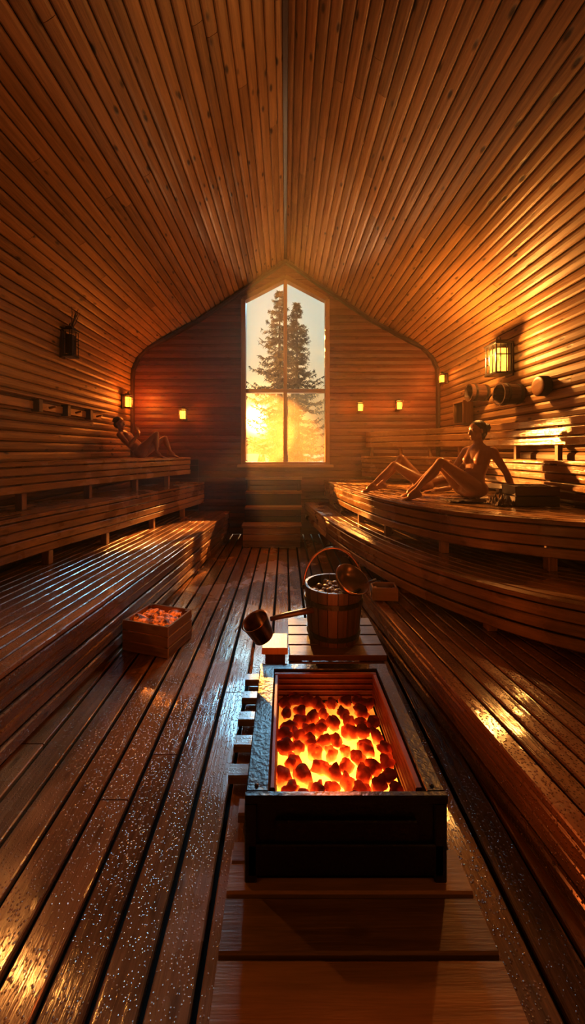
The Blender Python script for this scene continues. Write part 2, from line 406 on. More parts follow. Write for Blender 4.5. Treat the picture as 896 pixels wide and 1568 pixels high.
def tier(mb, curve, z, nsl, inward, m, pitch=.098, rows=3, zbot=0.0, mf=None, th=.035, posts=True, rowh=.075):
    mf=mf or m
    for k in range(nsl):
        p=offs(curve,.045+k*pitch,inward)
        if len(p)<3: continue
        sweep(mb,[(q.x,q.y,z-th/2+U(-.0015,.0015)) for q in p],pitch-.011,th,m,ch=.006)
    for r in range(rows):
        zz=z-th-.012-rowh/2-r*(rowh+.010)
        if zz-rowh/2<zbot: break
        p=offs(curve,.02+.012*(r%2==1),inward); sweep(mb,[(q.x,q.y,zz) for q in p],.03,rowh,mf,ch=.008)
    if posts:
        p=offs(curve,.09,inward); acc=0; last=None
        for q in p:
            if last is not None: acc+=(q-last).length
            if last is None or acc>.75:
                acc=0; box(mb,(q.x,q.y,(z-th+zbot)/2),(.07,.07,z-th-zbot-.004),W_MID)
            last=q
inL=V((-1,0)); inR=V((1,0))
mb=MB('sauna_bench')
cl=smooth(cat([(-1.45,-.6),(-1.43,1.0),(-1.40,1.9),(-1.31,3.0),(-1.16,4.6),(-.99,6.9)]))
cm=smooth(cat([(-2.5,-.6),(-2.45,1.5),(-2.32,3.1),(-1.95,4.6),(-1.48,6.7)]))
ct=smooth(cat([(-2.72,-.6),(-2.68,2.0),(-2.56,3.3),(-2.22,4.7),(-1.68,6.5)]))
tier(mb,cl,.50,13,inL,W_WET,rows=5,zbot=0)
tier(mb,cm,1.02,8,inL,W_BENCH,rows=4,zbot=.5)
tier(mb,ct,1.48,12,inL,W_BENCH,rows=3,zbot=1.02)
for k in range(12): box(mb,(-2.25,6.93,.06+k*.12),(1.2,.03,.11),W_DARK)
mb.build()
mb=MB('sauna_bench')
rl=smooth(cat([(1.06,-.6),(1.02,.5),(.99,1.2),(.86,2.4),(.72,3.6)]),3)
rm=smooth(cat([(3.3,1.45),(2.8,1.72),(1.86,2.2),(1.38,2.66),(1.02,3.33),(.76,4.2),(.56,5.2),(.33,6.9)]),4)
ru_=smooth(cat([(3.6,2.35),(2.95,2.5),(2.2,2.75),(1.55,3.18),(1.15,3.88),(.95,4.7),(.82,5.6),(.70,6.9)]),4)
rt=smooth(cat([(2.74,-.6),(2.72,2.4),(2.70,3.6),(2.62,4.6),(2.42,5.3),(1.95,6.0),(1.35,6.9)]),4)
tier(mb,rl,.30,20,inR,W_WET,rows=3,zbot=0)
tier(mb,rm,.65,9,inR,W_BENCH,rows=4,zbot=.3)
tier(mb,ru_,1.06,22,inR,W_BENCH,rows=3,zbot=.65)
tier(mb,rt,1.50,7,inR,W_BENCH,rows=4,zbot=1.06)
for r in range(3):
    p=offs(rt,.14,inR); sweep(mb,[(q.x,q.y,1.70+r*.10) for q in p],.03,.085,W_BENCH,ch=.008)
p=offs(rt,.17,inR)
for q in p[::6]: box(mb,(min(q.x,2.86),q.y,1.72),(.05,.05,.44),W_MID)
mb.build()

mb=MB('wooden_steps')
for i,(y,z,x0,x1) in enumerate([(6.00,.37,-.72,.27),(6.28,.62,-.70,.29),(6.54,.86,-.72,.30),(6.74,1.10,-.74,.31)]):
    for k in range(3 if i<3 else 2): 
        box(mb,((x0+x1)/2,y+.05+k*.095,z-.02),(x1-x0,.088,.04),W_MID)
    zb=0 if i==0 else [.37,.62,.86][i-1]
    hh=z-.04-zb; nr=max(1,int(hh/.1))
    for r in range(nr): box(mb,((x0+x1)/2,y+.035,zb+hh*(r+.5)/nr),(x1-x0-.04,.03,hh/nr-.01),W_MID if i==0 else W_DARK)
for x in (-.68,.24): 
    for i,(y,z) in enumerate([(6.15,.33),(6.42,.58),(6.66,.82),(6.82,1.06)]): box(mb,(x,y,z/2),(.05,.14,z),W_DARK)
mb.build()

# ---------------------------------------------------------------- deck + stove
mb=MB('stove_deck')
y=.35
while y<1.30:
    box(mb,(.225,y+.071,.035),(.86,.142,.05),W_MID,ch=.006); y+=.154
for x in (-.12,.24,.58): box(mb,(x,1.95,.012),(.06,1.3,.024),W_DARK)
for i,y in enumerate([1.40,1.58,1.76,1.94,2.12,2.30,2.48]):
    box(mb,(.20,y,.045),(.94 if i>1 else .8,.075,.042),W_BENCH if i>1 else W_MID,ch=.006)
mb.build()
SX0,SX1,SY0,SY1,SB,ST=-.135,.565,1.31,2.10,.068,.372
mb=MB('sauna_stove')
def pb(x0,x1,y0,y1,z0,z1,m,ch=.004): box(mb,((x0+x1)/2,(y0+y1)/2,(z0+z1)/2),(x1-x0,y1-y0,z1-z0),m,ch=ch)
pb(SX0,SX1,SY0,SY0+.03,SB,ST-.03,M_IRON); pb(SX0+.005,SX1-.005,SY0-.012,SY0-.001,SB+.02,SB+.13,M_IRON); pb(SX0+.1,SX1-.1,SY0-.018,SY0-.001,SB+.15,SB+.22,M_IRON)
pb(SX0,SX1,SY1-.03,SY1,SB,ST-.03,M_IRON)
pb(SX0,SX0+.03,SY0+.03,SY1-.03,SB,ST-.03,M_IRON); pb(SX1-.03,SX1,SY0+.03,SY1-.03,SB,ST-.03,M_IRON)
pb(SX0,SX1,SY0,SY1,SB,SB+.03,M_IRON)
pb(SX0-.008,SX1+.012,SY0-.012,SY0+.012,ST-.03,ST,M_IRON); pb(SX0-.008,SX0+.075,SY0+.012,SY1-.04,ST-.03,ST,M_IRON)
pb(SX1-.055,SX1+.012,SY0+.012,SY1-.04,ST-.03,ST,M_IRON); pb(SX0-.008,SX1+.012,SY1-.045,SY1+.01,ST-.03,ST,M_IRON)
for x in (SX0+.012,SX1-.012):
    for y in (SY0+.01,SY1-.01): pb(x-.022,x+.022,y-.022,y+.022,SB-.002,ST-.031,M_IRON)
for x in (SX0+.03,SX1-.03):
    vs=[V((x,SY0+.03,ST))+v*.008 for v in ICO2[0]]; mb.add(vs,ICO2[1],M_IRON,smooth=True)
for k in range(5):
    z=.215+k*.031
    pb(SX0+.077,SX1-.06,SY1-.075,SY1-.05,z,z+.022,M_LINER)
    pb(SX1-.085,SX1-.06,SY0+.035,SY1-.08,z,z+.022,M_LINER)
    pb(SX0+.077,SX0+.097,SY0+.035,SY1-.08,z,z+.022,M_LINER)
stove=mb.build()
mb=MB('hot_coals')
cx0,cx1,cy0,cy1=SX0+.10,SX1-.09,SY0+.035,SY1-.080
mb.add([(cx0,cy0,.205),(cx1,cy0,.205),(cx1,cy1,.205),(cx0,cy1,.205)],[(0,1,2,3)],M_COALBED)
pts=[]
for _ in range(12000):
    q=V((U(cx0+.024,cx1-.024),U(cy0+.024,cy1-.024)))
    if all((q-o).length>.060 for o in pts): pts.append(q)
for q in pts:
    s=U(.029,.038); dd=math.hypot((q.x-.21)/.25,(q.y-1.60)/.35)
    rock(mb,(q.x,q.y,.219+.018*dd+U(-.004,.006)),(s*U(1,1.2),s*U(.78,1),s*U(.75,.9)),M_COAL,amp=.6)
coals=mb.build(parent=stove); coals.name='hot_coals'

mb=MB('bucket_stand')
pb_=lambda x0,x1,y0,y1,z0,z1,m: box(mb,((x0+x1)/2,(y0+y1)/2,(z0+z1)/2),(x1-x0,y1-y0,z1-z0),m)
for k in range(4): pb_(.02,.60,2.16+k*.125,2.275+k*.125,.355,.39,W_DARK)
for x in (.05,.53):
    for y in (2.18,2.58): pb_(x,x+.05,y,y+.05,.0665,.354,W_DARK)
pb_(.03,.59,2.17,2.19,.25,.34,W_DARK)
pb_(-.14,.015,2.17,2.34,.39,.43,W_MID); pb_(-.12,.0,2.18,2.33,.0665,.389,W_DARK)
mb.build()
def bucket(name,loc,r0,r1,h,m,rotM=Matrix(),handle=True,fill=True,hoops=M_IRON,ns=18,parent=None):
    mb=MB(name); T=Matrix.Translation(loc)@rotM
    for i in range(ns):
        a0=2*math.pi*i/ns+.012; a1=2*math.pi*(i+1)/ns-.012; am=(a0+a1)/2
        vs=[];th=.018
        for z,r in ((0,r0),(h,r1)):
            for a in (a0,am,a1): vs.append(T@V((r*math.cos(a),r*math.sin(a),z)))
            for a in (a1,am,a0): vs.append(T@V(((r-th)*math.cos(a),(r-th)*math.sin(a),z)))
        fs=[(j,(j+1)%6,6+(j+1)%6,6+j) for j in range(6)]+[(5,4,3,2,1,0),(6,7,8,9,10,11)]
        ru,rv=U(0,50),U(0,50); ww=[0,.03,.06,.08,.11,.14,.17]
        uvs=[[(ru,rv+ww[j]),(ru,rv+ww[j+1]),(ru+h,rv+ww[j+1]),(ru+h,rv+ww[j])] for j in range(6)]+[[(ru,rv)]*6]*2
        mb.add(vs,fs,m,uvs)
    lathe(mb,[(0.0001,.03),(r0-.017,.03)],m,T); lathe(mb,[(r0-.012,0.0),(0.0001,0.0)],m,T)
    for zf in (.14,.74):
        r=r0+(r1-r0)*zf; lathe(mb,[(r+.001,h*zf-.015),(r+.006,h*zf-.015),(r+.007,h*zf+.015),(r+.001,h*zf+.015)],hoops,T,smooth=False)
    if handle:
        pth=[T@V((r1*1.03*math.cos(a),.05*math.sin(a),h-.03+ r1*1.3*math.sin(a))) for a in [math.pi*i/24 for i in range(25)]]
        tube(mb,pth,.008,M_BRASS)
        for sx in (-1,1):
            vs=[T@(V((sx*(r1+.004),0,h-.035))+v*.016) for v in ICO2[0]]; mb.add(vs,ICO2[1],hoops,smooth=True)
    if fill:
        for _ in range(60):
            a=U(0,6.28); rr=(r1-.05)*math.sqrt(R()); p=T@V((rr*math.cos(a),rr*math.sin(a),h-.05+U(-.01,.015))); s=U(.018,.03)
            rock(mb,p,(s,s*.9,s*.8),M_STONE,ICO2)
        lathe(mb,[(r1-.02,h-.06),(0.0001,h-.06)],M_STONE,T)
    return mb.build(parent)
bk=bucket('wooden_bucket',V((.315,2.40,.391)),.165,.19,.34,W_DARK,Matrix.Rotation(-.15,4,'Z'))
mb=MB('dipper_bowl'); T=Matrix.Translation((.41,2.30,.775))@Matrix.Rotation(.55,4,'X')@Matrix.Rotation(.35,4,'Y')
lathe(mb,[(0.0001,-.045),(.05,-.043),(.09,-.02),(.115,.03),(.107,.03),(.083,-.012),(.045,-.033),(0.0001,-.035)],M_BRASS,T)
tube(mb,[T@V(p) for p in [(.10,0,.02),(.14,.02,.03),(.17,.04,.03)]],.009,W_DARK)
mb.build(parent=bk)
mb=MB('sauna_ladle'); T=Matrix.Translation((-.155,2.16,.55))@Matrix.Rotation(-.45,4,'Y')@Matrix.Rotation(.25,4,'X')
lathe(mb,[(0.0001,-.065),(.062,-.065),(.078,.055),(.084,.062),(.072,.055),(.056,-.055),(0.0001,-.056)],M_BRASS,T)
tube(mb,[(-.09,2.17,.60),(0.0,2.19,.613),(.10,2.22,.62),(.17,2.24,.625)],[.013,.016,.018,.02],W_DARK)
ld=mb.build()
mb=MB('water_pour')
for i in range(40):
    t=i/39; p=V((-.185+U(-.006,.006)*t-.012*t,2.09-.01*t,.49-.13*t-.02)); s=U(.004,.008)
    vs=[p+V((v.x*s,v.y*s,v.z*s*U(1.4,2.4))) for v in ICO2[0]]; mb.add(vs,ICO2[1],M_WATER,smooth=True)
wp_=mb.build(parent=ld); wp_.name='water_drops'

def crate(name,c,w,d,h,m,rz,fill=None,rows=3):
    mb=MB(name); rot=Matrix.Rotation(rz,3,'Z'); c=V(c)
    def b(o,s,mm=m): box(mb,c+rot@V(o),s,mm,rz=rz)
    rh=h/rows
    for r in range(rows):
        z=rh*(r+.5)
        b((0,-d/2+.008,z),(w,.016,rh-.008)); b((0,d/2-.008,z),(w,.016,rh-.008))
        b((-w/2+.008,0,z),(.016,d-.034,rh-.008)); b((w/2-.008,0,z),(.016,d-.034,rh-.008))
    for sx in (-1,1):
        for sy in (-1,1): b((sx*(w/2-.03),sy*(d/2-.03),h/2),(.025,.025,h-.01))
    b((0,0,.008),(w-.034,d-.034,.014))
    if fill:
        for _ in range(38):
            s=U(.03,.05); p=c+rot@V((U(-w/2+.06,w/2-.06),U(-d/2+.06,d/2-.06),h-.045+U(-.02,.02))); rock(mb,p,(s*1.3,s,s*.7),fill,ICO2,smooth=False)
        b((0,0,h-.08),(w-.05,d-.05,.02),fill)
    return mb.build()
crate('stone_crate',(-1.05,3.02,.001),.42,.34,.25,W_MID,-.30,M_BOXHOT)
crate('wooden_box',(.865,3.22,.302),.22,.16,.12,W_BENCH,-.1,None,rows=1)
crate('wooden_tub',(2.42,3.62,1.062),.40,.26,.20,W_DARK,-.1,M_TOWEL,rows=2)

# ---------------------------------------------------------------- lanterns
def lantern(loc,face,w,h,power,glass,lr=.04,col=(1.0,.45,.13),out=.75,down=None,cone=1.6):
    mb=MB('wall_lantern'); f=V(face); s=f.cross(V((0,0,1))); loc=V(loc)
    rz=math.atan2(s.y,s.x)
    def b(o,sz,m): box(mb,loc+s*o[0]+f*o[1]+V((0,0,o[2])),sz,m,rz=rz,ch=.003)
    dp=w*.8
    b((0,.012,0),(w*.6,.024,h*1.15),W_DARK)
    cy=.06+dp/2
    b((0,cy,-h/2),(w*1.08,dp*1.08,h*.07),M_IRON); b((0,cy,h/2),(w*1.12,dp*1.12,h*.07),M_IRON); b((0,cy,h/2+h*.08),(w*.7,dp*.7,h*.08),M_IRON)
    b((0,.04,h/2+h*.02),(.03,.08,.03),M_IRON)
    for a in (-1,1):
        for c in (-1,1): b((a*w*.47,cy+c*dp*.47,0),(w*.07,w*.07,h),M_IRON)
        b((a*w*.16,cy+dp*.47,0),(w*.045,w*.045,h),M_IRON)
        for q in (-.2,.2): b((a*w*.47,cy+q*dp,0),(w*.045,w*.045,h),M_IRON)
    b((0,cy+dp*.47,h*.12),(w*.95,w*.045,w*.045),M_IRON)
    for a in (-1,1): b((a*w*.47,cy,h*.12),(w*.045,dp*.95,w*.045),M_IRON)
    tube(mb,[loc+f*cy+s*(w*.2*math.cos(t))+V((0,0,h*.62+h*.16*math.sin(t))) for t in [math.pi*i/10 for i in range(11)]],.006,M_IRON)
    if glass: b((0,cy,-h*.04),(w*.72,dp*.72,h*.76),glass)
    else: b((0,cy,-h*.04),(w*.62,dp*.62,h*.72),W_DARK)
    ob=mb.build()
    if power:
        ld=bpy.data.lights.new('lamp_light','SPOT' if down else 'POINT'); ld.energy=power; ld.color=col; ld.shadow_soft_size=lr
        lo=bpy.data.objects.new('lamp_light',ld); C.objects.link(lo); lo.location=loc+f*(cy+dp*out)+V((0,0,h*.1))
        if down:
            ld.spot_size=cone; ld.spot_blend=.9; lo.rotation_euler=(V(down)-lo.location).to_track_quat('-Z','Y').to_euler()
        lo.parent=ob
    return ob
lantern((2.925,4.75,2.78),(-1,0,0),.25,.38,140,M_GLASSW,.05,(1,.46,.11),out=1.2)
OR=(1,.27,.035)
lantern((-1.92,6.98,2.28),(0,-1,0),.13,.19,20,M_GLASSS,.04,OR)
lantern((1.41,6.98,2.42),(0,-1,0),.11,.16,14,M_GLASSS,.04,OR)
lantern((2.14,6.98,2.45),(0,-1,0),.11,.16,14,M_GLASSS,.04,OR)
lantern((-2.925,6.55,2.48),(1,0,0),.13,.22,24,M_GLASSS,.04,OR,out=1.5)
lantern((2.925,6.6,2.90),(-1,0,0),.1,.16,10,M_GLASSS,.04,OR)
lantern((-2.925,3.15,2.68),(1,0,0),.24,.36,85,M_GLASSW,.04,(1,.42,.10),down=(-.45,1.2,0),cone=1.05)  # unseen lantern, added to throw light on the deck corner and left floor
lantern((-2.925,-.3,1.85),(1,0,0),.24,.36,34,M_GLASSW,.05,(1,.40,.09),down=(-.7,1.0,0),cone=1.9)  # unseen lantern added beside the camera to warm the left foreground
lantern((2.925,-.3,1.85),(-1,0,0),.24,.36,24,M_GLASSW,.05,(1,.40,.09),down=(1.4,1.6,0),cone=1.9)  # unseen lantern added beside the camera to warm the right foreground
sc=lantern((-2.925,4.78,3.0),(1,0,0),.15,.34,0,None); sc.name='wall_sconce'
mb=MB('twigs')
for i in range(6):
    d=V((U(.1,.5),U(-.6,.6),1)); p=V((-2.8,4.78,3.18)); pth=[p+d*.05*k+V((0,math.sin(k+i)*.012,0)) for k in range(6)]; tube(mb,pth,[.008,.007,.006,.005,.004,.002],W_DARK,6)
mb.build(parent=sc)

mb=MB('coat_rail')
sweep(mb,[(-2.885,2.6,2.12),(-2.885,5.7,2.12)],.03,.09,W_MID); sweep(mb,[(-2.84,2.6,2.20),(-2.84,5.7,2.20)],.12,.02,W_MID)
for y in (3.3,4.2,4.75,5.3): box(mb,(-2.85,y,2.12),(.09,.07,.15),W_DARK); tube(mb,[(-2.84,y+.2,2.11),(-2.76,y+.2,2.13)],.014,W_MID)
mb.build()
def hungb(y,z,r):
    bucket('hanging_bucket',V((2.915,y,z)),r*.85,r,.26,W_DARK,Matrix.Rotation(-math.pi/2,4,'Y'),handle=False,fill=False)
hungb(5.3,2.44,.13); hungb(4.55,2.30,.14)
mb=MB('log_slice'); T=Matrix.Translation((2.915,4.08,2.32))@Matrix.Rotation(-math.pi/2,4,'Y')
lathe(mb,[(0.0001,0),(.10,0),(.105,.10),(.098,.105),(.06,.106),(.0001,.106)],W_MID,T); lathe(mb,[(.101,.0),(.112,.01),(.113,.09),(.106,.1)],M_BARK,T); mb.build()
mb=MB('wall_shelf_box')
for a,s in (((2.84,5.85,2.03),(.16,.34,.025)),((2.84,5.85,2.37),(.16,.34,.025)),((2.84,5.69,2.2),(.16,.025,.34)),((2.84,6.01,2.2),(.16,.025,.34)),((2.915,5.85,2.2),(.012,.3,.3))): box(mb,a,s,W_MID)
mb.build()

# ---------------------------------------------------------------- people
def frame(up,right):
    up=V(up).normalized(); right=V(right); right=(right-up*right.dot(up)).normalized(); return right, up.cross(right).normalized(), up
EE=[V((1,0,0)),V((0,1,0)),V((0,0,1))]
class Body:
    def __init__(s): s.v=[]; s.f=[]
    def ell(s,c,ax,rad,sub=ICO3):
        o=len(s.v); c=V(c)
        for v in sub[0]: s.v.append(c+ax[0]*v.x*rad[0]+ax[1]*v.y*rad[1]+ax[2]*v.z*rad[2])
        for f in sub[1]: s.f.append(tuple(o+i for i in f))
    def cone(s,a,b,r1,r2,n=18):
        d=b-a
        if d.length<1e-5: return
        d.normalize(); u=d.orthogonal().normalized(); w=d.cross(u); o=len(s.v)
        for p,r in ((a,r1),(b,r2)):
            for k in range(n): t=2*math.pi*k/n; s.v.append(p+(u*math.cos(t)+w*math.sin(t))*r)
        for k in range(n): l=(k+1)%n; s.f.append((o+k,o+l,o+n+l,o+n+k))
        s.f.append(tuple(o+k for k in range(n-1,-1,-1))); s.f.append(tuple(o+n+k for k in range(n)))
    def cap(s,a,b,r1,r2):
        a=V(a);b=V(b); s.cone(a,b,r1,r2); s.ell(a,EE,(r1,)*3,ICO2); s.ell(b,EE,(r2,)*3,ICO2)
    def limb(s,pts,n=6):
        P=cat([(*V(p),r) for p,r in pts],n)
        for a,b in zip(P,P[1:]):
            s.cone(V(a[:3]),V(b[:3]),a[3],b[3]); s.ell(V(a[:3]),EE,(a[3]*1.0,)*3,ICO3 if a[3]>.03 else ICO2)
        s.ell(V(P[-1][:3]),EE,(P[-1][3],)*3,ICO2)
def hand(B,w,d,n,side,curl=.35,S=1.0):
    w=V(w); d=V(d).normalized(); n=V(n); n=(n-d*n.dot(d)).normalized(); r=d.cross(n)*side
    pc=w+d*.048*S; B.ell(pc,[r,d,n],(.038*S,.052*S,.015*S)); B.cap(w-d*.02,w+d*.02,.024*S,.022*S)
    for i,(o,l) in enumerate(((.032,.068),(.011,.078),(-.011,.072),(-.032,.056))):
        b=w+d*.086*S+r*o*S; dd=(d+r*o*5).normalized(); p1=b+(dd-n*curl*.5).normalized()*l*.5*S; p2=p1+(dd-n*curl*1.6).normalized()*l*.5*S
        B.cap(b-d*.02,p1,.0100*S,.0092*S); B.cap(p1,p2,.0092*S,.008*S)
    b=w+d*.025*S+r*.032*S; p1=b+(d*.7+r*.75-n*.15).normalized()*.036*S; p2=p1+(d*.95+r*.3-n*.3).normalized()*.03*S
    B.cap(b,p1,.0135*S,.0115*S); B.cap(p1,p2,.0115*S,.0095*S)
def foot(B,ank,d,side,S=1.0,up=(0,0,1)):
    ank=V(ank); d=V(d).normalized(); up=V(up); up=(up-d*up.dot(d)).normalized(); r=d.cross(up)
    heel=ank-d*.035*S-up*.045*S; ball=ank+d*.13*S-up*.055*S
    B.cap(heel,ank,.034*S,.036*S); B.cap(ank,ank+d*.06*S-up*.03*S,.035*S,.033*S)
    for k in range(14):
        t=k/13; c=heel.lerp(ball,t); B.ell(c,[r,d,up],((.031+.014*t)*S,.035*S,(.030-.010*t)*S),ICO2)
    for i in range(5):
        o=(-.034+.0165*i)*side; L=(.045,.04,.036,.03,.024)[i]
        B.cap(ball+r*o*S,ball+d*L*S+r*o*1.1*S-up*.004,.013*S if i==0 else .0095*S,.011*S if i==0 else .008*S)
def finish(B,name,mat,voxel,parent=None,sm=3,fac=.5):
    me=bpy.data.meshes.new(name); me.from_pydata([tuple(v) for v in B.v],[],B.f); me.materials.append(mat)
    ob=bpy.data.objects.new(name,me); C.objects.link(ob)
    md=ob.modifiers.new('fuse','REMESH'); md.mode='VOXEL'; md.voxel_size=voxel; md.use_smooth_shade=True
    s=ob.modifiers.new('soften','SMOOTH'); s.factor=fac; s.iterations=sm
    if parent: ob.parent=parent
    return ob
def head(name,c,fwd,up,S,skin,parent,hair):
    fwd=V(fwd).normalized(); up=V(up); up=(up-fwd*up.dot(fwd)).normalized(); r=fwd.cross(up); ax=[r,fwd,up]; c=V(c)
    P=lambda x,y,z: c+(r*x+fwd*y+up*z)*S
    B=Body()
    B.ell(P(0,-.012,.025),ax,[q*S for q in (.076,.096,.088)])
    B.ell(P(0,.018,-.02),ax,[q*S for q in (.063,.07,.085)])
    B.ell(P(0,.042,-.066),ax,[q*S for q in (.042,.045,.038)])
    B.ell(P(0,.070,-.088),ax,[q*S for q in (.02,.018,.017)],ICO2)
    B.cap(P(0,.084,.014),P(0,.104,-.026),.008*S,.012*S); B.cap(P(.011,.092,-.03),P(-.011,.092,-.03),.0075*S,.0075*S)
    B.cap(P(-.036,.072,.028),P(.036,.072,.028),.012*S,.012*S)
    B.cap(P(-.014,.083,-.055),P(.014,.083,-.055),.0085*S,.0085*S); B.cap(P(-.012,.081,-.066),P(.012,.081,-.066),.0085*S,.0085*S)
    for s in (-1,1):
        B.ell(P(s*.036,.048,-.022),ax,[q*S for q in (.032,.034,.036)])
        B.ell(P(s*.031,.066,.013),ax,[q*S for q in (.018,.017,.010)],ICO2)
        B.ell(P(s*.077,-.005,-.005),ax,[q*S for q in (.009,.02,.032)],ICO2)
    E=MB('eyes')
    for s in (-1,1):
        q=P(s*.031,.0735,.003); E.add([q+v*.0105*S for v in ICO2[0]],ICO2[1],M_SCL,smooth=True)
        q=P(s*.031,.0800,.003); E.add([q+v*.0052*S for v in ICO2[0]],ICO2[1],M_EYE,smooth=True)
    E.add([P(0,.0885,-.0555)+r*v.x*.019*S+fwd*v.y*.005*S+up*v.z*.004*S for v in ICO2[0]],ICO2[1],M_LIP,smooth=True)
    for s in (-1,1): E.add([P(s*.032,.0835,.030)+r*v.x*.016*S+fwd*v.y*.004*S+up*v.z*.003*S for v in ICO2[0]],ICO2[1],M_HAIR,smooth=True)
    E.build(parent)
    H=Body()
    H.ell(P(0,-.028,.045),ax,[q*S for q in (.083,.092,.083)])
    H.ell(P(0,-.055,-.005),ax,[q*S for q in (.076,.066,.075)])
    for s in (-1,1): H.ell(P(s*.062,-.025,.012),ax,[q*S for q in (.022,.045,.05)])
    if hair=='bun':
        H.ell(P(0,-.135,.03),ax,[q*S for q in (.045,.045,.045)]); H.cap(P(0,-.08,-.03),P(0,-.06,-.09),.05*S,.03*S)
        for k in range(7): 
            a=k*.9; H.cap(P(.03*math.cos(a),-.14,.03+.03*math.sin(a)),P(.03*math.cos(a+1.5),-.15,.03+.03*math.sin(a+1.5)),.02*S,.02*S)
    else:
        for k in range(90):
            a=U(0,6.28); b=U(.1,1.5); d=V((math.cos(a)*math.sin(b),math.sin(a)*math.sin(b)-.2,math.cos(b)))
            H.ell(P(d.x*.08,d.y*.088-.026,.045+d.z*.078),ax,[U(.010,.018)*S]*3,ICO2)
    finish(H,'hair',M_HAIR,.005,parent,2)
    return B
def person(name,J,S,skin,hairstyle,bust):
    root=bpy.data.objects.new(name,None); C.objects.link(root); root.location=J['pelvis']
    B=Body()
    pel,wst,chs,nkb,hc=[V(J[k]) for k in ('pelvis','waist','chest','neck','head')]
    rp=V(J['hipR'])-V(J['hipL']); rs=V(J['shR'])-V(J['shL'])
    f=1.0 if not bust else .93
    st=[(pel-(wst-pel)*.35,(.145,.11),0),(pel,(.165,.115),0),(pel.lerp(wst,.5),(.148,.104),.2),(wst,(.120 if bust else .135,.088),.4),(wst.lerp(chs,.5),(.136,.098),.7),(chs,(.158*f,.106),.9),(chs.lerp(nkb,.5),(.152*f,.090),1),(chs.lerp(nkb,.82),(.120*f,.066),1),(nkb,(.060,.055),1)]
    NN=10
    for (a,ra,ta),(b,rb,tb) in zip(st,st[1:]):
        for i in range(NN):
            t=i/NN; c=a.lerp(b,t); rr=(ra[0]+(rb[0]-ra[0])*t,ra[1]+(rb[1]-ra[1])*t)
            rt_=rp.normalized().lerp(rs.normalized(),ta+(tb-ta)*t); ax=frame((b-a),rt_); B.ell(c,[ax[0],ax[1],ax[2]],(rr[0]*S,rr[1]*S,.06*S))
    ax=frame(nkb-chs,rs); fw=ax[1]
    if fw.dot(V(J['fwd']))<0: fw=-fw
    if bust:
        for s in (-1,1):
            for k in range(8):
                t=k/7; B.ell(chs+ax[0]*s*(.060+.012*t)*S+fw*(.050+.030*t)*S+ax[2]*(.085-.095*t)*S,[ax[0],fw,ax[2]],((.040+.012*t)*S,(.030+.014*t)*S,(.040+.010*t)*S))
    else:
        for s in (-1,1): B.ell(chs+ax[0]*s*.065*S+fw*.055*S+ax[2]*.03*S,[ax[0],fw,ax[2]],(.078*S,.048*S,.065*S))
    for s in ('R','L'):
        sh,el,wr=[V(J[k+s]) for k in ('sh','el','wr')]
        hp,kn,an=[V(J[k+s]) for k in ('hip','kn','an')]
        B.ell(hp-V(J['fwd'])*.03*S,EE,(.104*S,.104*S,.098*S))
        c0=nkb-(nkb-chs)*.22
        B.limb([(c0,.048*S),(c0.lerp(sh,.55),.050*S),(sh,.050*S),(sh.lerp(el,.22),.047*S),(sh.lerp(el,.55),.041*S),(el,.034*S),(el.lerp(wr,.22),.037*S),(el.lerp(wr,.65),.029*S),(wr,.022*S)])
        B.cap(sh-V((0,0,.01)),chs.lerp(nkb,.25)+(sh-nkb)*.45,.045*S,.06*S)
        back=((hp+an)/2-kn).normalized()
        B.limb([(hp,.092*S),(hp.lerp(kn,.35),.083*S),(hp.lerp(kn,.72),.063*S),(hp.lerp(kn,.93),.052*S)])
        B.limb([(kn-(kn-hp)*.12,.052*S),(kn,.050*S),(kn.lerp(an,.12),.047*S)],4)
        B.limb([(kn,.050*S),(kn.lerp(an,.14),.048*S),(kn.lerp(an,.34)+back*.012,.054*S),(kn.lerp(an,.66),.038*S),(kn.lerp(an,.88),.029*S),(an,.030*S)])
        hand(B,wr,J['hd'+s],J['hn'+s],J.get('ht'+s,1),J.get('hc',.3),S)
        foot(B,an,J['fd'+s],1 if s=='R' else -1,S)
    B.limb([(nkb-(hc-nkb)*.15,.058*S),(nkb.lerp(hc,.25),.050*S),(nkb.lerp(hc,.5),.048*S),(hc-(hc-nkb).normalized()*.04*S,.050*S)])
    hd=head(name,hc,J['face'],J['hup'],S,skin,root,hairstyle)
    o=len(B.v); B.v+=hd.v; B.f+=[tuple(o+i for i in q) for q in hd.f]
    finish(B,'body',skin,.0056,root,4)
    bpy.context.view_layer.update()
    for ch in root.children: ch.matrix_parent_inverse=root.matrix_world.inverted()
    return root
BZ=1.06
person('seated_woman',dict(
 pelvis=(2.14,4.23,1.165),waist=(2.20,4.24,1.33),chest=(2.225,4.24,1.49),neck=(2.245,4.245,1.655),head=(2.215,4.235,1.825),
 hipR=(2.10,4.34,1.165),hipL=(2.16,4.13,1.165),shR=(2.175,4.39,1.595),shL=(2.325,4.105,1.595),
 fwd=(-.88,-.45,0),face=(-.95,-.22,-.10),hup=(-.1,0,1),
 elL=(2.44,4.03,1.345),wrL=(2.50,3.98,1.115),hdL=(.6,-.3,-.35),hnL=(0,0,1),htL=1,
 elR=(2.03,4.44,1.36),wrR=(1.93,4.32,1.47),hdR=(-.8,-.3,.1),hnR=(0,0,1),htR=-1,hc=.35,
 knL=(1.73,4.06,1.475),anL=(1.42,4.00,1.150),fdL=(-1,-.08,-.22),
 knR=(1.84,4.36,1.44),anR=(1.52,4.33,1.150),fdR=(-1,0,-.22)),1.0,M_SKIN,'bun',True)
